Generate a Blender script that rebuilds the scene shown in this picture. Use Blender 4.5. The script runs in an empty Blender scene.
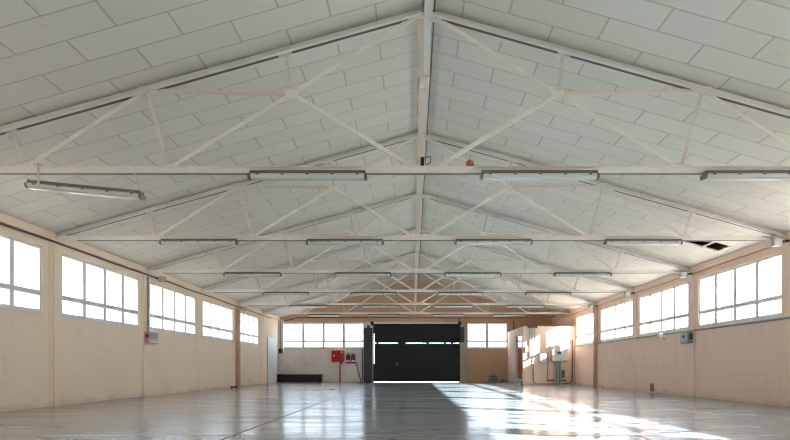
import bpy, bmesh, math, random
from mathutils import Vector, Matrix
random.seed(7)
sc = bpy.context.scene
COL = sc.collection
S = 0.8            # every coordinate below is multiplied by S (metres); x and y are measured from the viewer
CZ = 0.995         # eye height in the same units
PI = math.pi

# ------------------------------------------------------------------ materials
def srgb(r, g, b):
    f = lambda c: (c/255/12.92) if c/255 <= .04045 else ((c/255+.055)/1.055)**2.4
    return (f(r), f(g), f(b), 1)

def mat(name, col, rough=.6, metal=0., var=.06, scale=6., bump=0., bscale=60., spec=.5, stretch=(1, 1, 1)):
    m = bpy.data.materials.new(name); m.use_nodes = True
    nt = m.node_tree; N = nt.nodes; L = nt.links
    b = N['Principled BSDF']
    b.inputs['Roughness'].default_value = rough
    b.inputs['Metallic'].default_value = metal
    b.inputs['Specular IOR Level'].default_value = spec
    tc = N.new('ShaderNodeTexCoord')
    mp = N.new('ShaderNodeMapping'); mp.inputs['Scale'].default_value = stretch
    L.new(tc.outputs['Object'], mp.inputs['Vector'])
    n = N.new('ShaderNodeTexNoise'); n.inputs['Scale'].default_value = scale; n.inputs['Detail'].default_value = 5
    L.new(mp.outputs['Vector'], n.inputs['Vector'])
    r = N.new('ShaderNodeMapRange')
    r.inputs['From Min'].default_value = .25; r.inputs['From Max'].default_value = .75
    r.inputs['To Min'].default_value = 1-var; r.inputs['To Max'].default_value = 1+var
    L.new(n.outputs['Fac'], r.inputs['Value'])
    mx = N.new('ShaderNodeVectorMath'); mx.operation = 'SCALE'
    mx.inputs[0].default_value = col[:3]
    L.new(r.outputs['Result'], mx.inputs['Scale'])
    L.new(mx.outputs['Vector'], b.inputs['Base Color'])
    if bump:
        n2 = N.new('ShaderNodeTexNoise'); n2.inputs['Scale'].default_value = bscale; n2.inputs['Detail'].default_value = 3
        L.new(tc.outputs['Object'], n2.inputs['Vector'])
        bp = N.new('ShaderNodeBump'); bp.inputs['Strength'].default_value = bump; bp.inputs['Distance'].default_value = .02
        L.new(n2.outputs['Fac'], bp.inputs['Height']); L.new(bp.outputs['Normal'], b.inputs['Normal'])
    return m

def math_node(nt, op, a, b=None, c=None):
    n = nt.nodes.new('ShaderNodeMath'); n.operation = op
    for i, v in enumerate((a, b, c)):
        if v is None: continue
        if isinstance(v, (int, float)): n.inputs[i].default_value = v
        else: nt.links.new(v, n.inputs[i])
    return n.outputs[0]

def mix_node(nt, fac, a, b):
    n = nt.nodes.new('ShaderNodeMix'); n.data_type = 'RGBA'
    for sock, v in ((n.inputs['Factor'], fac), (n.inputs[6], a), (n.inputs[7], b)):
        if isinstance(v, (int, float, tuple)): sock.default_value = v
        else: nt.links.new(v, sock)
    return n.outputs[2]

def noise_out(nt, vec, scale, detail=4, rough=.5):
    n = nt.nodes.new('ShaderNodeTexNoise'); n.inputs['Scale'].default_value = scale
    n.inputs['Detail'].default_value = detail; n.inputs['Roughness'].default_value = rough
    nt.links.new(vec, n.inputs['Vector']); return n.outputs['Fac']

def smooth(nt, v, lo, hi, a=0., b=1.):
    n = nt.nodes.new('ShaderNodeMapRange'); n.interpolation_type = 'SMOOTHSTEP'
    n.inputs['From Min'].default_value = lo; n.inputs['From Max'].default_value = hi
    n.inputs['To Min'].default_value = a; n.inputs['To Max'].default_value = b
    nt.links.new(v, n.inputs['Value']); return n.outputs['Result']

def mapped(nt, vec, scale):
    n = nt.nodes.new('ShaderNodeMapping'); n.inputs['Scale'].default_value = scale
    nt.links.new(vec, n.inputs['Vector']); return n.outputs['Vector']

def plaster(name, col, stain, zones=None):
    """painted render with scuffs, drips and grime; zones: extra paint colours on areas of the wall"""
    m = bpy.data.materials.new(name); m.use_nodes = True
    nt = m.node_tree; b = nt.nodes['Principled BSDF']
    b.inputs['Roughness'].default_value = .75; b.inputs['Specular IOR Level'].default_value = .25
    tc = nt.nodes.new('ShaderNodeTexCoord'); O = tc.outputs['Object']
    sp = nt.nodes.new('ShaderNodeSeparateXYZ'); nt.links.new(O, sp.inputs[0])
    X, Z = sp.outputs[0], sp.outputs[2]
    base = col
    if zones: base = zones(nt, X, Z, O)
    big = noise_out(nt, O, .9, 6, .6)
    base = mix_node(nt, smooth(nt, big, .45, .72, 0, .30), base, stain)
    drip = noise_out(nt, mapped(nt, O, (3, 3, .25)), 1.6, 5, .6)
    base = mix_node(nt, smooth(nt, drip, .56, .75, 0, .28), base, stain)
    spots = noise_out(nt, O, 9, 3, .7)
    base = mix_node(nt, smooth(nt, spots, .68, .76, 0, .45), base, stain)
    edge = math_node(nt, 'ADD', Z, math_node(nt, 'MULTIPLY', noise_out(nt, O, 2.2, 4), -.34))
    base = mix_node(nt, smooth(nt, edge, -.16, -.02, .22, 0), base, srgb(140, 122, 108))
    nt.links.new(base, b.inputs['Base Color'])
    bp = nt.nodes.new('ShaderNodeBump'); bp.inputs['Strength'].default_value = .35; bp.inputs['Distance'].default_value = .01
    nt.links.new(noise_out(nt, O, 14, 5, .65), bp.inputs['Height']); nt.links.new(bp.outputs['Normal'], b.inputs['Normal'])
    return m

M = {}
M['wall_l'] = plaster('wall_l', srgb(252, 231, 207), srgb(236, 209, 182))
M['wall_r'] = plaster('wall_r', srgb(251, 221, 202), srgb(232, 190, 166))
M['annex'] = plaster('annex', srgb(246, 218, 199), srgb(215, 172, 146))
def back_zones(nt, X, Z, O):
    wob = math_node(nt, 'MULTIPLY', noise_out(nt, O, 1.5, 3), .12)
    right = smooth(nt, math_node(nt, 'ADD', X, wob), -2.30*S, -2.2*S)
    high = smooth(nt, math_node(nt, 'ADD', Z, wob), 4.25*S, 4.3*S)
    f = math_node(nt, 'MAXIMUM', right, high)
    return mix_node(nt, f, srgb(240, 236, 230), srgb(216, 176, 147))
M['wall_b'] = plaster('wall_b', srgb(205, 150, 115), srgb(186, 150, 124), back_zones)
M['beam'] = plaster('beam', srgb(248, 226, 204), srgb(232, 206, 180))
M['steel'] = mat('steel', srgb(232, 225, 215), .5, 0, .05, 4)
M['steel_pink'] = mat('steel_pink', srgb(218, 206, 195), .5, 0, .06, 4)
M['rafter'] = mat('rafter', srgb(218, 217, 211), .55, 0, .05, 4)
M['column'] = mat('column', srgb(196, 160, 134), .55, 0, .12, 7)
M['frame'] = mat('frame', srgb(232, 226, 220), .5, 0, .05, 5)
M['tray'] = mat('tray', srgb(112, 104, 96), .5, 0, .08, 10)
M['diffuser'] = mat('diffuser', srgb(205, 206, 200), .25, 0, .04, 8)
M['clip'] = mat('clip', srgb(120, 118, 112), .35, .6)
M['grey_box'] = mat('grey_box', srgb(176, 177, 172), .4, 0, .04)
M['dark_grey'] = mat('dark_grey', srgb(62, 64, 68), .5, 0, .1, 5)
M['slate'] = mat('slate', srgb(58, 62, 70), .5, 0, .12, 4)
M['black'] = mat('black', srgb(22, 22, 22), .55, 0, .15, 5)
M['door'] = mat('door', srgb(26, 27, 24), .6, 0, .25, 3, stretch=(6, 6, .4))
M['red'] = mat('red', srgb(190, 28, 34), .35, 0, .06)
M['dark_red'] = mat('dark_red', srgb(120, 26, 40), .3, 0, .06)
M['white'] = mat('white', srgb(232, 232, 230), .45, 0, .04)
M['cream'] = mat('cream', srgb(206, 204, 190), .45, 0, .04)
M['pipe_grey'] = mat('pipe_grey', srgb(150, 146, 140), .4, .3, .08)
M['pipe_dark'] = mat('pipe_dark', srgb(104, 92, 82), .5, .1, .1)
M['pipe_pale'] = mat('pipe_pale', srgb(206, 206, 200), .45, 0, .05)
M['rust'] = mat('rust', srgb(150, 96, 62), .7, 0, .2, 10)
M['brown'] = mat('brown', srgb(160, 112, 66), .6, 0, .12, 12)
M['tape'] = mat('tape', srgb(200, 188, 150), .5, 0, .1)
M['attic'] = mat('attic', srgb(70, 60, 52), .9, 0, .15)
M['concrete'] = mat('concrete', srgb(196, 182, 166), .8, 0, .12, 5, .3, 30)
M['panel_white'] = mat('panel_white', srgb(226, 226, 228), .5, 0, .05, 3)
M['ground'] = mat('ground', srgb(172, 168, 160), .9, 0, .1, 1)

def ceiling_mat():
    m = bpy.data.materials.new('ceiling_panels'); m.use_nodes = True
    nt = m.node_tree; b = nt.nodes['Principled BSDF']
    b.inputs['Roughness'].default_value = .6; b.inputs['Specular IOR Level'].default_value = .25
    tc = nt.nodes.new('ShaderNodeTexCoord'); O = tc.outputs['Object']
    mp = nt.nodes.new('ShaderNodeMapping')
    mp.inputs['Location'].default_value = ((5.73+.73+1.46*20)*S, (-9.86+.635*40)*S, 0)
    nt.links.new(O, mp.inputs['Vector'])
    br = nt.nodes.new('ShaderNodeTexBrick')
    br.offset = .5; br.offset_frequency = 2; br.squash = 1
    br.inputs['Scale'].default_value = 1
    br.inputs['Brick Width'].default_value = 1.46*S
    br.inputs['Row Height'].default_value = .635*S
    br.inputs['Mortar Size'].default_value = .014
    br.inputs['Mortar Smooth'].default_value = .3
    br.inputs['Color1'].default_value = srgb(216, 212, 202)
    br.inputs['Color2'].default_value = srgb(222, 219, 209)
    br.inputs['Mortar'].default_value = srgb(190, 186, 177)
    nt.links.new(mp.outputs['Vector'], br.inputs['Vector'])
    big = noise_out(nt, O, .7, 5, .6)
    c = mix_node(nt, smooth(nt, big, .5, .75, 0, .25), br.outputs['Color'], srgb(205, 202, 194))
    spots = noise_out(nt, O, 3.1, 3, .6)
    c = mix_node(nt, smooth(nt, spots, .72, .76, 0, .25), c, srgb(170, 165, 155))
    nt.links.new(c, b.inputs['Base Color'])
    bp = nt.nodes.new('ShaderNodeBump'); bp.inputs['Strength'].default_value = .5; bp.inputs['Distance'].default_value = .01
    bp.invert = True
    nt.links.new(br.outputs['Fac'], bp.inputs['Height']); nt.links.new(bp.outputs['Normal'], b.inputs['Normal'])
    return m
M['ceiling'] = ceiling_mat()

def floor_mat():
    m = bpy.data.materials.new('polished_concrete'); m.use_nodes = True
    nt = m.node_tree; b = nt.nodes['Principled BSDF']
    tc = nt.nodes.new('ShaderNodeTexCoord'); O = tc.outputs['Object']
    sp = nt.nodes.new('ShaderNodeSeparateXYZ'); nt.links.new(O, sp.inputs[0])
    X, Y = sp.outputs[0], sp.outputs[1]
    n1 = noise_out(nt, O, .45, 7, .62)
    n2 = noise_out(nt, mapped(nt, O, (1, .5, 1)), 2.4, 6, .6)
    c = mix_node(nt, smooth(nt, n1, .35, .65), srgb(112, 126, 129), srgb(138, 149, 153))
    c = mix_node(nt, smooth(nt, n2, .5, .75, 0, .35), c, srgb(110, 114, 112))
    # brown, worn concrete along the left wall
    lf = smooth(nt, math_node(nt, 'ADD', X, math_node(nt, 'MULTIPLY', n1, 3.)), -5.2*S, -1.5*S, .75, 0)
    c = mix_node(nt, lf, c, srgb(152, 140, 128))
    # saw-cut joints along the hall and across every bay; dark line along the right
    def floor_line(v, at, w=.011):
        d = math_node(nt, 'ABSOLUTE', math_node(nt, 'SUBTRACT', v, at))
        return smooth(nt, d, w*.5, w*1.4, 1, 0)
    j = math_node(nt, 'MAXIMUM', floor_line(X, -2.65*S, .016), floor_line(X, 3.3*S, .016))
    ym = math_node(nt, 'PINGPONG', math_node(nt, 'ADD', Y, (2.0+57.2)*S), 5.72*S/2)
    j = math_node(nt, 'MAXIMUM', j, smooth(nt, ym, .006, .02, .8, 0))
    c = mix_node(nt, math_node(nt, 'MULTIPLY', j, .6), c, srgb(72, 72, 70))
    nt.links.new(c, b.inputs['Base Color'])
    r = smooth(nt, noise_out(nt, mapped(nt, O, (.35, 1, 1)), 1.3, 5, .6), .3, .7, .15, .25)
    nt.links.new(math_node(nt, 'MULTIPLY_ADD', j, .3, r), b.inputs['Roughness'])
    nt.links.new(math_node(nt, 'MULTIPLY_ADD', j, -.25, .55), b.inputs['Specular IOR Level'])
    bp = nt.nodes.new('ShaderNodeBump'); bp.inputs['Strength'].default_value = .10; bp.inputs['Distance'].default_value = .02
    h = math_node(nt, 'ADD', noise_out(nt, O, 1.1, 3), math_node(nt, 'MULTIPLY', noise_out(nt, O, 7, 3), .15))
    nt.links.new(h, bp.inputs['Height']); nt.links.new(bp.outputs['Normal'], b.inputs['Normal'])
    return m
M['floor'] = floor_mat()

def glass_mat(name, tint, gloss=.08):
    m = bpy.data.materials.new(name); m.use_nodes = True
    nt = m.node_tree; nt.nodes.clear()
    out = nt.nodes.new('ShaderNodeOutputMaterial')
    t = nt.nodes.new('ShaderNodeBsdfTransparent'); g = nt.nodes.new('ShaderNodeBsdfGlossy')
    g.inputs['Roughness'].default_value = .05
    mx = nt.nodes.new('ShaderNodeMixShader')
    lw = nt.nodes.new('ShaderNodeLayerWeight'); lw.inputs['Blend'].default_value = .5
    fac = math_node(nt, 'MULTIPLY_ADD', math_node(nt, 'POWER', lw.outputs['Facing'], 5), .35, .03)
    nt.links.new(fac, mx.inputs[0])
    tc = nt.nodes.new('ShaderNodeTexCoord')
    n = noise_out(nt, mapped(nt, tc.outputs['Object'], (1, 1, .35)), 1.5, 3)
    nt.links.new(mix_node(nt, smooth(nt, n, .35, .7), tint, (.95, .95, .95, 1)), t.inputs['Color'])
    nt.links.new(t.outputs[0], mx.inputs[1]); nt.links.new(g.outputs[0], mx.inputs[2])
    nt.links.new(mx.outputs[0], out.inputs[0])
    return m
M['glass'] = glass_mat('glass', (.88, .90, .93, 1))

# ------------------------------------------------------------------ mesh helper
class MB:
    def __init__(s): s.bm = bmesh.new()
    def hexa(s, p):
        v = [s.bm.verts.new(q) for q in p]
        for f in ((0,3,2,1),(4,5,6,7),(0,1,5,4),(1,2,6,5),(2,3,7,6),(3,0,4,7)): s.bm.faces.new([v[i] for i in f])
        return s
    def box(s, x0, x1, y0, y1, z0, z1):
        return s.hexa([(x0,y0,z0),(x1,y0,z0),(x1,y1,z0),(x0,y1,z0),(x0,y0,z1),(x1,y0,z1),(x1,y1,z1),(x0,y1,z1)])
    def bar(s, p, q, w, h, up=(0, 1, 0), off=(0, 0)):
        """rectangular bar from p to q: h along `up`, w across; off shifts the section"""
        p, q = Vector(p), Vector(q); d = (q-p).normalized()
        u = Vector(up); u = (u - d*u.dot(d)).normalized(); sd = d.cross(u)
        o = sd*off[0] + u*off[1]; c = []
        for base in (p, q):
            for a, b in ((-1,-1),(1,-1),(1,1),(-1,1)): c.append(base + o + sd*a*w/2 + u*b*h/2)
        return s.hexa(c)
    def tube(s, pts, r, n=8, closed_ends=True):
        pts = [Vector(p) for p in pts]; rings = []
        u = None
        for i, p in enumerate(pts):
            d = (pts[min(i+1, len(pts)-1)] - pts[max(i-1, 0)]).normalized()
            if u is None:
                u = Vector((0, 0, 1)) if abs(d.z) < .9 else Vector((1, 0, 0))
            u = (u - d*u.dot(d)).normalized(); v = d.cross(u)
            rr = r[i] if isinstance(r, (list, tuple)) else r
            rings.append([s.bm.verts.new(p + (u*math.cos(2*PI*k/n) + v*math.sin(2*PI*k/n))*rr) for k in range(n)])
        for a, b in zip(rings, rings[1:]):
            for k in range(n): s.bm.faces.new([a[k], a[(k+1)%n], b[(k+1)%n], b[k]])
        if closed_ends:
            s.bm.faces.new(rings[0][::-1]); s.bm.faces.new(rings[-1])
        return s
    def lathe(s, c, prof, n=20, axis='z'):
        """prof: (radius, height) pairs"""
        rings = []
        for r, h in prof:
            ring = []
            for k in range(n):
                a = 2*PI*k/n; x, y = r*math.cos(a), r*math.sin(a)
                o = {'z': (x, y, h), 'y': (x, h, y), 'x': (h, x, y)}[axis]
                ring.append(s.bm.verts.new((c[0]+o[0], c[1]+o[1], c[2]+o[2])))
            rings.append(ring)
        for a, b in zip(rings, rings[1:]):
            for k in range(n): s.bm.faces.new([a[k], a[(k+1)%n], b[(k+1)%n], b[k]])
        s.bm.faces.new(rings[0][::-1]); s.bm.faces.new(rings[-1])
        return s
    def prism(s, poly, axis, a, b):
        """poly: 2-D outline, extruded along axis from a to b"""
        mk = {'x': lambda p, t: (t, p[0], p[1]), 'y': lambda p, t: (p[0], t, p[1]), 'z': lambda p, t: (p[0], p[1], t)}[axis]
        A = [s.bm.verts.new(mk(p, a)) for p in poly]; B = [s.bm.verts.new(mk(p, b)) for p in poly]
        n = len(poly)
        s.bm.faces.new(A[::-1]); s.bm.faces.new(B)
        for k in range(n): s.bm.faces.new([A[k], A[(k+1)%n], B[(k+1)%n], B[k]])
        return s
    def build(s, name, m, parent=None, origin=None, bevel=0, smooth_shade=False, world_origin=False):
        bmesh.ops.recalc_face_normals(s.bm, faces=s.bm.faces[:])
        vs = [v.co for v in s.bm.verts]
        if parent is not None: o = Vector(parent['_o'])
        elif world_origin: o = Vector((0, 0, 0))
        elif origin is not None: o = Vector(origin)
        else:
            lo = [min(v[i] for v in vs) for i in range(3)]; hi = [max(v[i] for v in vs) for i in range(3)]
            o = Vector(((lo[0]+hi[0])/2, (lo[1]+hi[1])/2, lo[2]))
        for v in s.bm.verts: v.co = (v.co - o)*S
        if smooth_shade:
            for f in s.bm.faces: f.smooth = len(f.verts) == 4
        me = bpy.data.meshes.new(name); s.bm.to_mesh(me); s.bm.free()
        if isinstance(m, str): m = M[m]
        me.materials.append(m)
        ob = bpy.data.objects.new(name, me); COL.objects.link(ob)
        ob['_o'] = tuple(o)
        if parent is not None: ob.parent = parent
        else: ob.location = o*S
        if bevel:
            md = ob.modifiers.new('bevel', 'BEVEL'); md.width = bevel*S; md.segments = 2; md.limit_method = 'ANGLE'
        return ob

def tag(o, label=None, cat=None, group=None, kind=None):
    if label: o['label'] = label
    if cat: o['category'] = cat
    if group: o['group'] = group
    if kind: o['kind'] = kind
    return o
def empty(name, loc, label=None, cat=None, group=None, kind=None):
    o = bpy.data.objects.new(name, None); COL.objects.link(o)
    o.location = Vector(loc)*S; o['_o'] = tuple(loc)
    return tag(o, label, cat, group, kind)
def kids(o): return [c for c in bpy.data.objects if c.parent == o]
def copy_tree(o, parent=None):
    c = o.copy(); COL.objects.link(c); c.parent = parent
    for ch in kids(o): copy_tree(ch, c)
    return c
def struct(mb, name, m, parent=None, **k):
    o = mb.build(name, m, parent, **k)
    return tag(o, kind='structure') if parent is None else o

# ------------------------------------------------------------------ hall shell
XL, XR = -9.35, 9.75
XM = .2                       # ridge
YF, YB = -6.21, 44.8          # front (behind the viewer) and back wall
T0, DT = 10.95, 5.72          # first truss and truss spacing
TR = [T0 + DT*i for i in range(6)]
ZR = 6.2 + CZ                 # ceiling at the ridge
SL = .284
def zc(x): return ZR - SL*abs(x - XM)
HEAD, TRANS, SILL = 3.07+CZ, 1.885+CZ, 1.40+CZ
ZTOP = zc(XL) + .5
WT = .3

struct(MB().box(XL-.3, XR+.3, YF-.3, YB+.3, -.3, 0), 'floor', 'floor', world_origin=True)
struct(MB().box(-90, 90, -90, 160, -.5, -.32), 'ground', 'ground', world_origin=True)

def wall_cells(mb, axis, fixed, a0, a1, z0, z1, holes):
    """a wall slab (fixed = its two faces) along a0..a1 with rectangular holes"""
    A = sorted({a0, a1, *[h[0] for h in holes], *[h[1] for h in holes]})
    Z = sorted({z0, z1, *[h[2] for h in holes], *[h[3] for h in holes]})
    for p, q in zip(A, A[1:]):
        run = None
        for r, t in zip(Z, Z[1:]):
            cm, zm = (p+q)/2, (r+t)/2
            solid = not any(h[0] < cm < h[1] and h[2] < zm < h[3] for h in holes)
            if solid: run = (run[0], t) if run else (r, t)
            if run and (not solid or t == Z[-1]):
                if axis == 'y': mb.box(fixed[0], fixed[1], p, q, *run)
                else: mb.box(p, q, fixed[0], fixed[1], *run)
                run = None
    return mb

left_bays = [(T0+DT*i+.38, T0+DT*i+(5.2 if i < 4 else 4.95)) for i in range(-3, 5)]
right_bays = [(T0+DT*i+.25, T0+DT*i+(5.2 if i < 4 else 4.38)) for i in range(-3, 5)]
lw = wall_cells(MB(), 'y', (XL-WT, XL), YF, YB, 0, ZTOP, [(a, b, SILL, HEAD) for a, b in left_bays])
struct(lw, 'wall_left', 'wall_l', world_origin=True)
NICHE = (25.8, 26.25, .04, .36)
rw = wall_cells(MB(), 'y', (XR, XR+WT), YF, YB, 0, ZTOP, [(a, b, SILL, HEAD) for a, b in right_bays] + [NICHE])
struct(rw, 'wall_right', 'wall_r', world_origin=True)
bl, brt, bin_ = (-9.1, -3.43), (3.78, 6.60), (6.95, 9.2)
bw = wall_cells(MB(), 'x', (YB, YB+WT), XL-WT, XR+WT, 0, zc(XL)-.02,
                [(bl[0], bl[1], SILL, HEAD+.08), (brt[0], brt[1], SILL, HEAD+.08), (bin_[0], bin_[1], SILL, 3.3), (-2.74, 3.24, 0, 4.1)])
bw.prism([(XL-WT, zc(XL)-.02), (XR+WT, zc(XL)-.02), (XR+WT, ZTOP), (XM, ZR+.6), (XL-WT, ZTOP)], 'y', YB, YB+WT)
struct(bw, 'wall_back', 'wall_b', world_origin=True)
fw = MB().prism([(XL-WT, 0), (XR+WT, 0), (XR+WT, ZTOP), (XM, ZR+.6), (XL-WT, ZTOP)], 'y', YF-WT, YF)
struct(fw, 'wall_front', 'wall_l', world_origin=True)

# ceiling: two slopes of staggered panels, one row of panels missing near the right eave
c = MB()
def slope_piece(x0, x1, y0, y1, t=.04):
    c.hexa([(x0,y0,zc(x0)),(x1,y0,zc(x1)),(x1,y1,zc(x1)),(x0,y1,zc(x0)),
            (x0,y0,zc(x0)+t),(x1,y0,zc(x1)+t),(x1,y1,zc(x1)+t),(x0,y1,zc(x0)+t)])
slope_piece(XL, XM, YF, YB)
HY0, HY1 = 18.90, 19.72
hx = [8.34, 8.90, 8.95, 9.38]
slope_piece(XM, XR, YF, HY0); slope_piece(XM, XR, HY1, YB)
slope_piece(XM, hx[0], HY0, HY1); slope_piece(hx[1], hx[2], HY0, HY1); slope_piece(hx[3], XR, HY0, HY1)
struct(c, 'ceiling', 'ceiling', world_origin=True)
rf = MB()
for x0, x1 in ((XL-.6, XM), (XM, XR+.6)):
    rf.hexa([(x0,YF-.5,zc(x0)+.52),(x1,YF-.5,zc(x1)+.52),(x1,YB+.5,zc(x1)+.52),(x0,YB+.5,zc(x0)+.52),
             (x0,YF-.5,zc(x0)+.62),(x1,YF-.5,zc(x1)+.62),(x1,YB+.5,zc(x1)+.62),(x0,YB+.5,zc(x0)+.62)])
struct(rf, 'roof', 'attic', world_origin=True)
struct(MB().box(XR+.02, XR+WT-.02, NICHE[0]-.0, NICHE[1], NICHE[2]-.0, NICHE[2]+.015).box(XR+WT, XR+WT+.05, NICHE[0]-.1, NICHE[1]+.1, 0, .5), 'wall_niche', 'dark_grey')
# eave beams
struct(MB().box(XL, XL+.07, YF, YB, 3.30+CZ, zc(XL+.07)), 'trim_1', 'beam', world_origin=True)
struct(MB().box(XR-.07, XR, YF, YB, 3.30+CZ, zc(XR-.07)), 'trim_2', 'wall_r', world_origin=True)
# wall piers behind every truss end
n = 3
for i in range(-2, 6):
    y = T0 + DT*i
    if abs(y-33.83) < .1:
        for x0, x1 in ((XL, XL+.20), (XR-.20, XR)):
            struct(MB().box(x0, x1, y-.13, y+.13, 0, 3.29+CZ), 'trim_%d' % n, 'column', bevel=.01); n += 1
        continue
    struct(MB().box(XL, XL+.018, y-.22, y+.22, 0, 3.29+CZ), 'trim_%d' % n, 'wall_l'); n += 1
    if y < 39: struct(MB().box(XR-.05, XR, y-.25, y+.18, 0, 3.29+CZ), 'trim_%d' % n, 'wall_r'); n += 1
# corner pier, door post, sill ledges on the right wall
struct(MB().box(XL, XL+.32, YB-.35, YB, 0, 3.3+CZ), 'trim_%d' % n, 'panel_white'); n += 1
struct(MB().box(3.27, 3.74, YB-.06, YB, 0, 3.0+CZ), 'trim_%d' % n, 'concrete'); n += 1
struct(wall_cells(MB(), 'y', (XR-.03, XR), YF, 38.38, 0, SILL-.10, [NICHE]), 'trim_%d' % n, 'wall_r', world_origin=True); n += 1

# ------------------------------------------------------------------ windows
def make_window(name, L, n_panes=4, top=HEAD, mw=.08):
    """window in the plane x = 0 (interior towards +x), running 0..L along y"""
    t = .07; h = top
    root = empty(name, (0, 0, 0), kind='structure')
    f = MB().box(-.12, -.03, 0, L, SILL, SILL+t).box(-.12, -.03, 0, L, h-t, h)
    f.box(-.12, -.03, 0, t, SILL+t, h-t).box(-.12, -.03, L-t, L, SILL+t, h-t)
    f.build('window_frame', 'frame', root)
    MB().box(-.13, -.01, t, L-t, TRANS-.06, TRANS+.06).build('transom_bar', 'frame', root, bevel=.01)
    for k in range(1, n_panes):
        y = L*k/n_panes
        MB().box(-.16, -.015, y-mw, y+mw, SILL+t, TRANS-.06).box(-.16, -.015, y-mw, y+mw, TRANS+.06, h-t).build('mullion', 'frame', root)
    MB().box(-.085, -.075, t*.5, L-t*.5, SILL+t*.5, h-t*.5).build('glass_pane', 'glass', root)
    MB().box(-.10, .03, -.03, L+.03, SILL-.06, SILL).build('window_sill', 'frame', root)
    return root
wn = 1
def place_window(L, loc, rz, h=HEAD, mw=.08, np=4):
    global wn
    w = make_window('window_%d' % wn, L, np, h, mw); wn += 1
    w.location = Vector(loc)*S; w.rotation_euler = (0, 0, rz)
for a, b in left_bays: place_window(b-a, (XL, a, 0), 0)
for a, b in right_bays: place_window(b-a, (XR, b, 0), PI)
for (a, b), h, k in ((bl, HEAD+.08, 4), (brt, HEAD+.08, 2), (bin_, 3.3, 2)): place_window(b-a, (a, YB, 0), -PI/2, h, .085, k)

# ------------------------------------------------------------------ roof trusses
def angle(mb, p, q, w=.065, t=.014, flip=1):
    """steel angle: one leg in the truss plane, one leg standing out of it"""
    mb.bar(p, q, w, t, (0, 1, 0))
    mb.bar(p, q, t, w, (0, 1, 0), (flip*(w/2-t/2), w/2))
def make_truss(label):
    root = empty('roof_truss', (XM, 0, 0), label, 'roof truss', 'steel roof trusses')
    zb = 3.385 + CZ
    hs = XR - XM
    P = lambda u, z: (XM+u, 0, z)
    top = lambda u: zc(XM+u) - .115 + .004*u
    ch = MB()
    for sy in (-1, 1):
        ch.box(XL+.04, XR-.06, sy*.035-.008, sy*.035+.008, zb-.058, zb+.045)
        ch.box(XL+.04, XR-.06, min(sy*.035, sy*.09), max(sy*.035, sy*.09), zb+.032, zb+.045)
    for k in range(-8, 9):
        if k: ch.box(XM+k*1.1-.05, XM+k*1.1+.05, -.03, .03, zb-.05, zb+.03)
    ch.build('bottom_chord', 'steel', root)
    MB().box(XL+.6, XR-.6, -.022, .022, zb-.080, zb-.05).build('underside_shade', 'pipe_grey', root)  # dark strip added as the shade on the chord's underside
    for s in (-1, 1):
        r = MB()
        a, b = P(s*.06, top(.06)), P(s*(hs-.05), top(hs-.05))
        for sy in (-1, 1):
            r.bar(a, b, .10, .014, (0, 1, 0), (0, sy*.042))
            r.bar(a, b, .014, .085, (0, 1, 0), (s*-.048, sy*.085))
        r.build('rafter', 'rafter', root)
        cuts = [.30, 2.28, 2.52, 4.56, 5.02, 6.98, 7.20, hs-.2]
        slot = MB()  # dark bars filling the rafter slot, its shade put in as colour
        for u0, u1 in zip(cuts[::2], cuts[1::2]):
            slot.bar(P(s*u0, top(u0)), P(s*u1, top(u1)), .10, .066, (0, 1, 0), (s*-.004, 0))
        slot.build('slot_shade', 'pipe_dark', root)
    pk = MB(); angle(pk, P(-.06, zb), P(-.06, top(0)-.02), .10)
    pk.build('king_post', 'steel_pink', root)
    for s in (-1, 1):
        R1, R2, R3 = P(s*2.38, top(2.38)), P(s*4.75, top(4.75)), P(s*7.08, top(7.08))
        Mn, B0 = P(s*2.27, 4.70+CZ), P(s*.16, zb+.03)
        B1, B2 = P(s*4.38, zb+.03), P(s*6.86, zb+.03)
        ap = P(s*.10, top(.1))
        for nm, p, q, m in (('diagonal', ap, Mn, 'steel'), ('diagonal', Mn, B1, 'steel'), ('strut', R1, Mn, 'steel_pink'),
                            ('diagonal', Mn, B0, 'steel'), ('strut', R2, Mn, 'steel_pink'),
                            ('strut', R2, B1, 'steel_pink'), ('diagonal', R2, B2, 'steel'), ('strut', R3, B2, 'steel_pink')):
            mb = MB(); angle(mb, p, q, .055 if nm == 'strut' else .065, flip=s)
            mb.build(nm, m, root)
        for c0, w, h in ((R1, .16, .10), (R2, .30, .12), (R3, .18, .10), (Mn, .22, .12), (B1, .34, .13), (B2, .30, .12)):
            MB().box(c0[0]-w/2, c0[0]+w/2, -.022, -.008, c0[2]-h/2, c0[2]+h/2).build('gusset_plate', 'steel', root)
    MB().box(XM-.26, XM+.26, -.022, -.010, top(.2)-.06, top(.2)+.05).build('gusset_plate', 'steel', root)
    MB().box(XM-.40, XM+.40, -.05, -.044, zb-.04, zb+.09).build('gusset_plate', 'steel', root)
    return root
truss_labels = ['pale steel roof truss nearest the camera, with a crooked lamp hanging below it',
                'second steel roof truss from the camera, beside the hole in the ceiling panels',
                'third steel roof truss counted from the camera',
                'fourth steel roof truss counted from the camera',
                'fifth steel roof truss from the camera, second from the back wall',
                'last steel roof truss, just in front of the back wall']
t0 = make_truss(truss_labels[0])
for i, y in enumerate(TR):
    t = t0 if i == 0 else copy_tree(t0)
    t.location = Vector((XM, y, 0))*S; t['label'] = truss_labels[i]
# ridge beam and its cable
struct(MB().box(XM-.01, XM+.13, YF, YB, ZR-.18, ZR-.03), 'trim_%d' % n, 'rafter', world_origin=True); n += 1
tag(MB().tube([(XM+.165, y, ZR-.13+.01*math.sin(y*2.3)) for y in [10+1.5*k for k in range(23)]], .016, 6).build('ridge_cable', 'pipe_dark'),
    'thin dark cable clipped along the ridge beam of the roof', 'cable')

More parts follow.
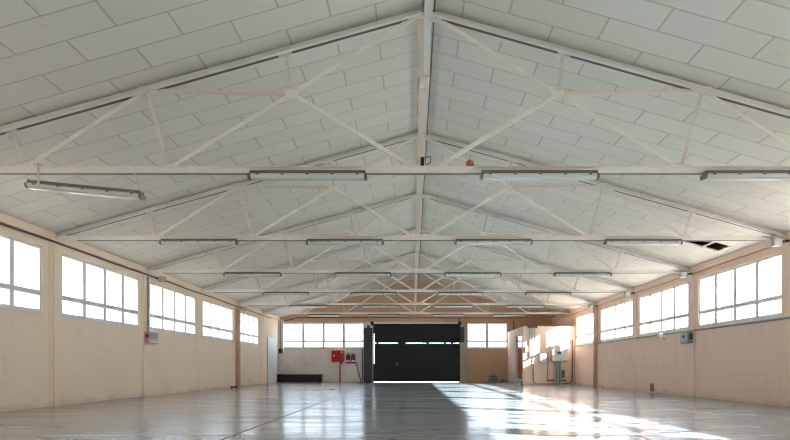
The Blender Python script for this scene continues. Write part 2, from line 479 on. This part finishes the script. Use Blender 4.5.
# ------------------------------------------------------------------ batten lights
def make_lamp(label):
    root = empty('hanging_light', (0, 0, 0), label, 'ceiling light', 'batten lights under the trusses')
    L = .975
    MB().box(-L, L, -.085, .085, -.06, 0).build('base_tray', 'tray', root, bevel=.01)
    pr = [(-.10, -.06), (-.105, -.075), (-.09, -.115), (-.05, -.14), (.05, -.14), (.09, -.115), (.105, -.075), (.10, -.06)]
    MB().prism(pr, 'x', -L+.02, L-.02).build('diffuser', 'diffuser', root)
    for s in (-1, 1):
        MB().prism([(p[0]*1.02, p[1]*1.01) for p in pr], 'x', s*L-.025, s*L+.025).build('end_cap', 'clip', root)
    for k in range(5):
        x = -.84 + .42*k
        for sy in (-1, 1):
            MB().box(x-.025, x+.025, min(sy*.085, sy*.115), max(sy*.085, sy*.115), -.085, -.035).build('clip', 'clip', root)
    return root
lx = [-5.53, -1.74, 2.12, 5.94]
ords = ['first', 'second', 'third', 'fourth', 'fifth', 'last']
pos = ['closest to the left window wall', 'second from the left window wall', 'second from the right window wall', 'closest to the right window wall']
zl = 3.385 + CZ - .059
lamp0 = make_lamp('x'); first = True
for i, y in enumerate(TR):
    for k, x in enumerate(lx):
        o = lamp0 if first else copy_tree(lamp0); first = False
        o.rotation_euler = (0, 0, 0)
        o.location = Vector((x + random.uniform(-.05, .05), y-.12, zl))*S
        o['label'] = 'grey batten light under the %s truss from the camera, %s' % (ords[i], pos[k])
        if i == 0 and k == 0:
            o.location = Vector((-5.62, y+.05, 3.125+CZ))*S; o.rotation_euler = (0, math.radians(5.6), 0)
            o['label'] = 'crooked batten light hanging tilted below the first truss, tied with tape'
tag(MB().box(-6.34, -6.31, T0-.15, T0-.135, 3.05+CZ, 3.46+CZ).box(-6.34, -6.31, T0-.135, T0+.13, 3.445+CZ, 3.46+CZ).build('tape_strip', 'tape'),
    'strip of yellowish tape tying the crooked lamp to the first truss', 'tape')
tag(MB().tube([(-4.70, T0-.13, 3.44+CZ), (-4.70, T0-.13, 3.25+CZ), (-4.70, T0+.04, 3.055+CZ)], .008, 6).build('hanging_wire', 'pipe_pale'),
    'thin pale wire holding the low end of the crooked lamp', 'wire')

# small things on the first truss
o = empty('junction_box', (.16, T0+1.1, ZR-1), 'small pale junction box on the ridge above the nearest truss', 'junction box')
def at(px, py, d): return ((px-413)*d/640, d, CZ+(368-py)*d/640)
a = at(422.5, 76, T0-.12); b = at(427.5, 88, T0-.12)
o['_o'] = (a[0], T0-.12, b[2]); o.location = Vector(o['_o'])*S
MB().box(a[0]-.05, b[0]+.02, T0-.16, T0-.02, b[2]+.03, a[2]).build('box_body', 'steel', o, bevel=.015)
MB().box(a[0]-.08, b[0]+.04, T0-.17, T0-.01, a[2]-.04, a[2]+.01).build('box_lid', 'steel_pink', o)
MB().tube([(a[0]+.04, T0-.09, b[2]+.03), (a[0]+.05, T0-.09, b[2]-.03)], .02, 8).build('cable_gland', 'pipe_pale', o)
a = at(423, 164, T0-.06)
o = empty('cable_clamp', (a[0], T0-.06, a[2]-.03), 'small black cable clamp standing on the nearest truss below the ridge', 'clamp')
MB().box(a[0]-.04, a[0]+.02, T0-.10, T0-.03, 3.44+CZ, 3.58+CZ).build('clamp_body', 'black', o, bevel=.01)
MB().tube([(a[0]+.02, T0-.07, 3.57+CZ), (a[0]+.13, T0-.07, 3.60+CZ), (a[0]+.13, T0-.07, 3.50+CZ), (a[0]+.06, T0-.07, 3.45+CZ)], .01, 6).build('wire_loop', 'pipe_dark', o)
a = at(469.5, 165, T0)
tag(MB().lathe((a[0], T0-.08, 3.44+CZ), [(.065, 0), (.07, .03), (.06, .07), (.03, .085)], 16).build('wooden_cap', 'brown', smooth_shade=True),
    'small round brown cap sitting on top of the nearest truss', 'cap')

# ------------------------------------------------------------------ wall-mounted boxes near the truss ends
def eave_box(name_label, x, y, z, side, first_root=None):
    o = empty('emergency_light', (x, y, z), name_label, 'emergency light', 'boxes mounted at the truss ends')
    MB().box(x-.11, x+.11, y-.20, y-.02, z-.09, z+.12).build('box_body', 'grey_box', o, bevel=.02)
    MB().box(x-.09, x+.09, y-.215, y-.20, z-.06, z+.09).build('cover', 'cream', o)
    e = XR-.06 if side > 0 else XL+.08
    MB().bar((x, y-.06, z+.03), (e, y-.06, z+.06), .05, .05).build('mount_arm', 'dark_grey', o)
    return o
for lab, y in (('grey emergency light at right end of second truss', TR[1]), ('grey emergency light at right end of third truss', TR[2]),
               ('grey emergency light at right end of fourth truss', TR[3]), ('grey emergency light at right end of fifth truss', TR[4])):
    eave_box(lab, 9.35, y-.10, 3.22+CZ, 1)
eave_box('grey emergency light high on left wall above the red-button switch box', -9.03, TR[2]+.75, 3.17+CZ, -1)
eave_box('grey emergency light high on left wall beside the brown column', -9.05, TR[4]+.55, 3.15+CZ, -1)

# conduits along the walls
tag(MB().tube([(XL+.05, YF+.1, 3.27+CZ)] + [(XL+.05, y, 3.265+CZ-.015*math.sin(y)) for y in range(0, 44, 2)], .028, 8).build('conduit', 'pipe_dark'),
    'long dark conduit running along the left wall above the windows', 'conduit')
tag(MB().tube([(XR-.05, YF+.1, 3.27+CZ), (XR-.05, 39.5, 3.27+CZ)], .018, 8).build('conduit', 'column'),
    'brown conduit running along the right wall above the windows', 'conduit')
tag(MB().tube([(XR-.06, YF+.1, SILL-.10), (XR-.06, 38.2, SILL-.10)], .03, 8).build('conduit', 'pipe_grey'),
    'long grey conduit running below the windows of the right wall', 'conduit')
tag(MB().tube([(XL+.05, TR[1]-.1, 3.22+CZ), (XL+.05, TR[1]-.1, .02)], .02, 8).build('downpipe', 'beam'),
    'pale vertical pipe on the left wall at the second truss', 'pipe')
tag(MB().tube([(XL+.05, TR[2]-.38, 1.0), (XL+.05, TR[2]-.38, .02)], .018, 8).build('downpipe', 'beam'),
    'short pale pipe running down left wall below the red-button box', 'pipe')
tag(MB().tube([(XL+.06, TR[2]+.05, 3.2+CZ), (XL+.06, TR[2]+.05, 1.28+CZ)], .026, 8).build('conduit', 'pipe_grey'),
    'grey conduit dropping from the eave to the red-button switch box', 'conduit')
tag(MB().tube([(XR-.08, TR[2]-.36, 0.02), (XR-.08, TR[2]-.36, SILL-.15)], .022, 8).build('downpipe', 'wall_r'),
    'thin peach painted pipe running down the right wall beside the grey switch box', 'pipe')

# switch boxes
def wall_box(name, label, cat, side, y0, y1, z0, z1, dep, m='grey_box'):
    x0, x1 = (XL+.03, XL+.03+dep) if side < 0 else (XR-.055-dep, XR-.055)
    o = empty(name, ((x0+x1)/2, (y0+y1)/2, z0), label, cat)
    MB().box(x0, x1, y0, y1, z0, z1).build('box_body', m, o, bevel=.02)
    return o, x0, x1
o, x0, x1 = wall_box('switch_box', 'grey switch box with round red button on the left wall', 'switch box', -1, 22.22, 22.98, .86+CZ, 1.27+CZ, .18)
MB().lathe((x0+.10, 22.215, 1.12+CZ), [(.07, .0), (.07, -.04), (.045, -.06)], 16, 'y').build('button', 'red', o)
MB().box(x1, x1+.015, 22.30, 22.9, 1.03+CZ, 1.22+CZ).build('upper_cover', 'pipe_grey', o)
MB().box(x1, x1+.015, 22.26, 22.94, .89+CZ, .97+CZ).build('lower_cover', 'cream', o)
o, x0, x1 = wall_box('switch_box', 'grey switch box on the pier of the right wall', 'switch box', 1, 22.12, 22.75, .86+CZ, 1.255+CZ, .20, 'pipe_grey')
MB().box(x0-.015, x0, 22.14, 22.7, .92+CZ, 1.22+CZ).build('cover', 'grey_box', o)
MB().lathe((x0-.015, 22.4, 1.1+CZ), [(.05, 0), (.05, -.03), (.03, -.04)], 14, 'x').build('button', 'dark_grey', o)
MB().box(x0+.04, x1-.04, 22.08, 22.10, 1.0+CZ, 1.2+CZ).build('side_plate', 'dark_grey', o)
o = empty('wall_lamp', (XR-.12, 24.6, 1.06+CZ), 'small white lamp below the right wall windows, on the conduit', 'wall lamp')
MB().box(XR-.30, XR-.16, 24.5, 24.8, 1.14+CZ, 1.34+CZ).build('lamp_body', 'white', o, bevel=.02)
MB().bar((XR-.2, 24.65, 1.2+CZ), (XR-.04, 24.65, 1.1+CZ), .06, .06).build('bracket', 'cream', o)
o, x0, x1 = wall_box('socket_box', 'small black socket box on the white corner pier', 'socket box', -1, 44.2, 44.5, .98+CZ, 1.36+CZ, .4)
bpy.data.objects.remove([k for k in kids(o)][0])
MB().box(XL+.06, XL+.30, 44.25, 44.45, 1.02+CZ, 1.34+CZ).build('box_body', 'dark_grey', o, bevel=.02)
MB().box(XL+.09, XL+.20, 44.23, 44.25, 1.08+CZ, 1.28+CZ).build('cover', 'black', o)
tag(MB().tube([(XL+.16, 44.41, 3.25+CZ), (XL+.16, 44.41, 1.36+CZ)], .03, 8).build('conduit', 'pipe_grey'),
    'grey conduit running down the white corner pier to the black box', 'conduit')
o = empty('sliding_panel', (XL+.05, 42.2, 0), 'tall white panel standing against the left wall near the corner', 'panel')
MB().box(XL+.035, XL+.075, 41.0, 43.5, .03, 2.92).build('sheet', 'panel_white', o)
MB().box(XL+.03, XL+.08, 40.94, 41.0, 0, 2.96).box(XL+.03, XL+.08, 43.5, 43.56, 0, 2.96).box(XL+.03, XL+.08, 41.0, 43.5, 2.92, 2.96).build('edge_frame', 'frame', o)

# ------------------------------------------------------------------ back wall: big black door
dr = empty('door_1', (.25, YB, 0), kind='structure')
yd0, yd1 = YB-.16, YB-.08
Zt, Zg0, Zg1 = 4.14, 2.705, 2.75
def ribbed(x0, x1, z0, z1, step=.16):
    mb = MB(); k = 0; x = x0
    while x < x1-1e-4:
        xe = min(x+step, x1)
        mb.box(x, xe, yd0+(.0 if k % 2 else .012), yd1, z0, z1); x = xe; k += 1
    return mb
for x0, x1 in ((-2.69, -1.005), (-1.005, 1.015), (1.015, 3.28)):
    lf = ribbed(x0, x1, .035, Zg0).build('door_leaf', 'door', dr)
    MB().box(x0+.02, x1-.02, yd0-.02, yd0, 1.22, 1.30).build('rail', 'black', lf)
MB().box(-1.16, -1.08, yd0-.06, yd0-.02, 1.18, 1.36).build('door_handle', 'pipe_grey', dr)
ribbed(-2.69, 3.28, Zg1, Zt-.06).build('upper_panel', 'door', dr)
MB().box(-2.78, -2.69, yd0, yd1, Zg1+.65, Zt-.06).build('upper_panel', 'door', dr)
for x0, x1 in ((-2.56, -2.40), (-1.06, -.50), (.72, .80), (.92, 1.12), (2.16, 2.30), (2.62, 2.80), (2.88, 2.94)):
    MB().box(x0, x1, yd0+.01, yd1-.01, Zg0-.05, Zg1+.05).build('stile', 'black', dr)
MB().box(-2.78, -2.69, yd0, yd1, .05, 1.28).build('lower_panel', 'door', dr)
MB().box(-2.85, 3.32, yd0-.08, yd1+.02, Zt-.06, Zt+.04).build('track', 'white', dr)
for s, x in ((-1, -2.85), (1, 3.25)):
    MB().prism([(x-.14, Zt+.08), (x+.14, Zt+.08), (x+.05, Zt-.18), (x-.05, Zt-.18)], 'y', yd0-.16, yd0-.08).build('track_bracket', 'black', dr)
MB().box(3.20, 3.24, yd0-.12, yd0-.08, Zt+.05, Zt+.34).build('track_bracket', 'black', dr)
tag(MB().box(-3.40, -2.82, YB-.40, YB-.08, 0, 3.78).box(-3.32, -2.9, YB-.42, YB-.40, 0, 3.5).box(-3.2, -3.0, YB-.35, YB-.15, 3.78, 3.95).build('door_housing', 'slate', bevel=.015),
    'dark slate grey steel housing standing left of the black door', 'door housing')
tag(MB().box(3.30, 3.56, YB-.34, YB-.08, 2.80, 3.84).box(3.34, 3.52, YB-.36, YB-.34, 2.9, 3.74).build('door_motor', 'slate', bevel=.02),
    'dark box mounted at the upper right corner of the black door', 'door motor')

# low black box, fire cabinet, extinguishers
o = empty('storage_box', (-7.8, YB-.7, 0), 'long low black box on the floor below the back window', 'box')
MB().box(-9.30, -6.26, YB-.95, YB-.42, .04, .52).build('box_body', 'black', o, bevel=.02)
MB().box(-9.31, -6.25, YB-.97, YB-.41, .52, .56).build('lid', 'dark_grey', o)
for x in (-8.9, -7.7, -6.45):
    MB().box(x-.06, x+.06, YB-.9, YB-.5, 0, .04).build('foot', 'dark_grey', o)
o = empty('fire_hose_cabinet', (-5.25, YB-.1, 1.42), 'red fire hose cabinet on the white back wall', 'fire cabinet')
MB().box(-5.68, -4.84, YB-.26, YB-.01, 1.42, 2.22).build('cabinet_body', 'red', o, bevel=.02)
d_ = MB().box(-5.63, -4.89, YB-.285, YB-.26, 1.47, 2.17).build('door', 'red', o, bevel=.01)
MB().lathe((-5.50, YB-.29, 1.86), [(.055, 0), (.055, -.03), (.03, -.05)], 14, 'y').build('door_handle', 'white', d_)
MB().box(-5.02, -4.91, YB-.292, YB-.285, 2.03, 2.13).build('notice_plate', 'white', d_)
MB().box(-5.12, -4.94, YB-.22, YB-.05, 1.30, 1.42).build('valve', 'dark_red', o, bevel=.02)
tag(MB().tube([(-5.09, YB-.12, 1.30), (-5.09, YB-.12, 0)], .045, 10).build('water_pipe', 'red', smooth_shade=True),
    'thin red pipe running from the fire cabinet down to the floor', 'pipe')
def extinguisher(x, label):
    o = empty('fire_extinguisher', (x, YB-.14, 1.32), label, 'fire extinguisher', 'wall-hung fire extinguishers')
    MB().lathe((x, YB-.14, 1.32), [(.125, 0), (.14, .03), (.14, .46), (.11, .54), (.05, .58), (.045, .64)], 18).build('cylinder', 'dark_red', o, smooth_shade=True)
    MB().lathe((x, YB-.14, 1.40), [(.143, 0), (.143, .16)], 18).build('label_sleeve', 'white', o, smooth_shade=True)
    MB().box(x-.03, x+.03, YB-.24, YB-.10, 1.94, 2.0).box(x-.02, x+.02, YB-.27, YB-.12, 2.02, 2.05).build('trigger_handle', 'black', o)
    MB().tube([(x+.03, YB-.16, 1.93), (x+.12, YB-.18, 1.86), (x+.135, YB-.18, 1.66), (x+.125, YB-.16, 1.5)], .018, 8).build('hose', 'black', o)
    MB().box(x-.05, x+.05, YB-.03, YB, 1.60, 2.0).build('wall_bracket', 'brown', o)
extinguisher(-4.54, 'dark red fire extinguisher directly beside the red fire cabinet')
extinguisher(-4.18, 'dark red fire extinguisher further from the red fire cabinet, towards the door')
tag(MB().tube([(-4.0, YB-.05, 1.40), (-3.63, YB-.05, .02)], .03, 8).build('leaning_rod', 'pipe_dark'),
    'thin dark rod leaning diagonally against wall below the extinguishers', 'rod')
tag(MB().tube([(-3.55, YB-.05, 2.3), (-3.55, YB-.05, .02)], .04, 8).build('rusty_pipe', 'rust'),
    'thin rusty vertical pipe on the back wall beside the dark door housing', 'pipe')
tag(MB().tube([(-9.0, YB-.05, 3.32+CZ), (-8.5, YB-.05, 3.38+CZ), (-8.15, YB-.05, 3.52+CZ), (-3.2, YB-.05, 3.52+CZ)], .035, 8).build('conduit', 'pipe_dark'),
    'dark conduit running across the back wall above the left window', 'conduit')
tag(MB().tube([(-2.9, YB-.05, 3.52+CZ), (-.05, YB-.05, 3.50+CZ)], .025, 8).build('conduit', 'pipe_dark'),
    'dark conduit on the back wall above the left half of black door', 'conduit')
tag(MB().tube([(.25, YB-.05, 3.50+CZ), (8.0, YB-.05, 3.50+CZ)], .025, 8).build('conduit', 'pipe_dark'),
    'dark conduit running along the back wall towards the small room', 'conduit')
for x, lab in ((-3.05, 'small grey junction box on the back wall above the dark door housing'), (.1, 'small grey junction box on the back wall above the middle of the door')):
    o = empty('junction_box', (x, YB, 3.42+CZ), lab, 'junction box')
    MB().box(x-.15, x+.15, YB-.12, YB, 3.42+CZ, 3.62+CZ).build('box_body', 'pipe_grey', o, bevel=.02)
    MB().box(x-.11, x+.11, YB-.135, YB-.12, 3.45+CZ, 3.59+CZ).build('cover', 'grey_box', o)
tag(MB().tube([(7.05, YB-.06, 3.3+CZ), (7.05, YB-.06, 2.55+CZ)], .04, 8).build('conduit', 'dark_grey'),
    'dark vertical conduit dropping to the roof of the small room', 'conduit')
# grey arched cover on the floor, right of the door
pr = [(5.26, 0), (5.92, 0), (5.92, .30)] + [(5.59+.33*math.cos(a), .30+.26*math.sin(a)) for a in [PI*k/10 for k in range(1, 10)]] + [(5.26, .30)]
o = empty('vent_cover', (5.59, YB-.1, 0), 'low grey arched cover on floor against the orange back wall', 'vent cover')
MB().prism(pr, 'y', YB-.12, YB-.01).build('plate', 'pipe_grey', o)
for k in range(4):
    MB().box(5.36, 5.82, YB-.135, YB-.12, .10+.09*k, .13+.09*k).build('slat', 'dark_grey', o)
tag(MB().lathe((6.25, YB-.10, 0), [(.07, 0), (.08, .05), (.06, .14), (.02, .18)], 10).build('floor_stub', 'pipe_dark'),
    'tiny dark stub on the floor between arched cover and small room', 'stub')

# ------------------------------------------------------------------ small room in the back right corner
AX, AY, AZ = 6.62, 38.4, 3.50
af = MB().box(AX, XR, AY, AY+.2, 0, AZ)
wall_cells(af, 'y', (AX, AX+.15), AY+.2, YB, 0, AZ, [(AY+.5, AY+2.8, 0, 3.05)])
struct(af, 'wall_partition', 'annex', world_origin=True)
struct(MB().box(AX+.15, XR, AY+.2, YB, AZ-.12, AZ), 'ceiling_partition', 'annex', world_origin=True)
def fx(px): return (px-413)*AY/640
def fz(py): return CZ+(368-py)*AY/640
ya = AY-.006
# pipes rising above the room
o = empty('pipe_bundle', (fx(532), ya-.06, fz(357)), 'pale vertical pipes rising to the roof edge of the small room', 'pipes')
for px in (529.8, 532.2, 535):
    MB().tube([(fx(px), ya-.06, fz(357 if px < 534 else 346)), (fx(px), ya-.06, fz(327))], .045, 10).build('pipe', 'pipe_pale', o, smooth_shade=True)
MB().box(fx(527.6), fx(537), ya-.14, ya-.01, fz(328), fz(325.6)).build('top_bracket', 'pipe_dark', o)
o = empty('alarm_box', (fx(526), ya, fz(352)), 'small rusty brown alarm box on the corner of the small room', 'alarm box')
MB().box(fx(524), fx(528), ya-.12, ya, fz(352.3), fz(346.4)).build('box_body', 'rust', o, bevel=.02)
MB().box(fx(524.6), fx(527.4), ya-.135, ya-.12, fz(351.5), fz(347.2)).build('cover', 'rust', o)
o = empty('fuse_box', (fx(542.5), ya, fz(363.3)), 'white fuse box on the small room, beside the bigger cabinet', 'fuse box')
MB().box(fx(539), fx(546), ya-.22, ya, fz(363.3), fz(353)).build('box_body', 'grey_box', o, bevel=.02)
MB().box(fx(539.6), fx(545.4), ya-.24, ya-.22, fz(362.5), fz(353.8)).build('door', 'white', o)
MB().box(fx(541.6), fx(542.4), ya-.25, ya-.24, fz(358.5), fz(357)).build('latch', 'dark_grey', o)
o = empty('electrical_cabinet', (fx(558), ya, fz(361.5)), 'big beige electrical cabinet on the small room wall', 'electrical cabinet')
MB().box(fx(550.3), fx(566.2), ya-.42, ya, fz(361.5), fz(345.5)).build('cabinet_body', 'cream', o, bevel=.02)
d_ = MB().box(fx(551), fx(565.5), ya-.45, ya-.42, fz(360.8), fz(346.2)).build('door', 'cream', o, bevel=.01)
MB().box(fx(555.7), fx(559.3), ya-.462, ya-.45, fz(354.4), fz(351.8)).build('display', 'dark_grey', d_)
MB().box(fx(558), fx(558.7), ya-.462, ya-.45, fz(359.3), fz(358.3)).build('latch', 'black', d_)
o = empty('cable_duct', (fx(557.5), ya, 0), 'grey cable duct running from the cabinet down to floor', 'cable duct')
MB().box(fx(554.3), fx(560.6), ya-.10, ya, 0, fz(361.7)).build('duct_back', 'grey_box', o)
for k in range(5):
    x = fx(555.0 + 1.25*k)
    MB().tube([(x, ya-.14, fz(361.7)), (x, ya-.14, .02)], .04, 8).build('cable', 'pipe_grey' if k % 2 else 'grey_box', o)
o = empty('wall_vent', (fx(563), ya, fz(378)), 'small grey louvred vent beside the cable duct', 'vent')
MB().box(fx(561), fx(564.7), ya-.05, ya, fz(378), fz(370)).build('vent_frame', 'grey_box', o)
for k in range(5):
    MB().box(fx(561.4), fx(564.3), ya-.065, ya-.05, fz(377.2-1.5*k), fz(376.4-1.5*k)).build('slat', 'dark_grey', o)
for a0, a1, lab in ((547, 554.2, 'brown horizontal strip low on the small room, short of the duct'), (560.8, 566.3, 'brown horizontal strip low on the small room under the louvred vent')):
    tag(MB().box(fx(a0), fx(a1), ya-.06, ya, fz(381.2), fz(379.6)).build('wall_strip', 'rust'), lab, 'strip')
def arc_tube(pts, r, name, m, lab, cat):
    return tag(MB().tube(pts, r, 8).build(name, m), lab, cat)
arc_tube([(fx(538.6), ya-.06, fz(354.5)), (fx(536), ya-.06, fz(355)), (fx(533.5), ya-.06, fz(358)), (fx(533), ya-.06, fz(362)), (fx(533), ya-.06, fz(380)), (fx(534), ya-.06, fz(382.6)), (fx(536.5), ya-.06, fz(383.8)), (fx(554), ya-.06, fz(383.8))],
         .03, 'conduit', 'pipe_grey', 'curved grey conduit from the white fuse box down along the floor', 'conduit')
arc_tube([(fx(546.5), ya-.05, fz(357)), (fx(547.8), ya-.05, fz(358.5)), (fx(547.6), ya-.05, fz(378)), (fx(546.5), ya-.05, fz(378.8))],
         .018, 'cable', 'pipe_dark', 'thin cable hanging between the white fuse box and the brown strip', 'cable')
arc_tube([(fx(572), ya-.06, fz(340)), (fx(572), ya-.06, fz(378)), (fx(571.4), ya-.06, fz(381.5)), (fx(569), ya-.06, fz(383.4)), (fx(562), ya-.06, fz(383.8))],
         .03, 'conduit', 'pipe_dark', 'curved brown conduit in the corner right of the beige cabinet', 'conduit')
# white bucket by the doorway
bx, by = 6.10, 36.9
o = empty('bucket', (bx, by, 0), 'white plastic bucket on the floor by the doorway', 'bucket')
MB().lathe((bx, by, 0), [(.115, 0), (.15, .30), (.162, .30), (.162, .33), (.14, .33), (.105, .03)], 20).build('bucket_body', 'white', o, smooth_shade=True)
MB().tube([(bx+.15*math.cos(a), by-.08*math.sin(a)-.02, .31-.13*math.sin(a)) for a in [PI*k/10 for k in range(11)]], .008, 6).build('wire_handle', 'pipe_grey', o)

# ------------------------------------------------------------------ small bits on the floor
def chunk(x, y, s, name, m, lab, cat, flat=1.):
    mb = MB(); bmesh.ops.create_icosphere(mb.bm, subdivisions=2, radius=s)
    for v in mb.bm.verts:
        f = 1 + .35*math.sin(v.co.x*31/s*.1+x)*math.cos(v.co.y*23/s*.1+y)
        v.co = Vector((x+v.co.x*f, y+v.co.y*f, max(0, s*.5*flat + v.co.z*f*.6*flat)))
    tag(mb.build(name, m), lab, cat)
chunk(-9.0, 31.9, .08, 'rubble_piece', 'dark_grey', 'dark piece of rubble by left wall, farther from the brown column', 'rubble')
chunk(-9.05, 32.7, .07, 'rubble_piece', 'dark_grey', 'dark piece of rubble by left wall, closer to brown column', 'rubble')
tag(MB().tube([(-9.15+.22*math.cos(a)*.6, 35.2+1.1*math.cos(a), .02+.30*max(0, math.sin(a))) for a in [PI*k/14 for k in range(15)]], .016, 6).build('loose_cable', 'pipe_pale'),
    'loop of pale cable at the foot of left wall beyond brown column', 'cable')
chunk(-3.68, 29.0, .12, 'floor_scrap', 'dark_grey', 'tiny dark scrap on the shiny floor near the back wall', 'scrap', .25)
tag(MB().prism([(3.75, 9.75), (4.05, 9.72), (4.11, 9.80), (3.96, 9.86), (3.78, 9.83)], 'z', 0, .012).build('floor_scrap', 'dark_grey'),
    'flat dark scrap lying on the bright floor at the front', 'scrap')
chunk(9.45, 33.5, .06, 'rubble_piece', 'rust', 'small brown lump at foot of the right brown column', 'rubble')
chunk(9.5, 32.0, .05, 'rubble_piece', 'rust', 'small brown lump by the right wall before the column', 'rubble')

# ------------------------------------------------------------------ light
w = bpy.data.worlds.new('sky'); sc.world = w; w.use_nodes = True
bg = w.node_tree.nodes['Background']
wt = w.node_tree
tcw = wt.nodes.new('ShaderNodeTexCoord'); spw = wt.nodes.new('ShaderNodeSeparateXYZ')
wt.links.new(tcw.outputs['Generated'], spw.inputs[0])
elev = smooth(wt, spw.outputs[2], .30, .75)
wt.links.new(mix_node(wt, elev, (.76, .88, 1, 1), (.96, .98, 1, 1)), bg.inputs['Color'])
side = math_node(wt, 'MULTIPLY_ADD', spw.outputs[0], 1.0, 4.7)      # brighter on the sun's side
wt.links.new(math_node(wt, 'MULTIPLY_ADD', elev, 3.6, side), bg.inputs['Strength'])
sd = bpy.data.lights.new('sun', 'SUN'); sd.energy = 52; sd.angle = math.radians(.6); sd.color = (1, .99, .97)
so = bpy.data.objects.new('sun', sd); COL.objects.link(so)
so.rotation_euler = Vector((-1, .6, -.46)).to_track_quat('-Z', 'Y').to_euler()
so.location = (60, -10, 30)

# ------------------------------------------------------------------ camera
cd = bpy.data.cameras.new('camera'); co = bpy.data.objects.new('camera', cd); COL.objects.link(co)
co.location = (0, 0, CZ*S); co.rotation_euler = (PI/2, 0, 0)
cd.sensor_fit = 'HORIZONTAL'; cd.sensor_width = 36; cd.lens = 640/790*36
cd.shift_x = -18/790; cd.shift_y = 148/790
cd.clip_start = .05; cd.clip_end = 500
sc.camera = co

sc.view_settings.view_transform = 'Standard'; sc.view_settings.look = 'None'
sc.view_settings.gamma = 1; sc.view_settings.exposure = .44
sc.view_settings.use_curve_mapping = False
sc.cycles.filter_width = 1.1; sc.cycles.max_bounces = 12; sc.cycles.diffuse_bounces = 7; sc.cycles.sample_clamp_indirect = 8
for o in bpy.data.objects:
    if '_o' in o: del o['_o']
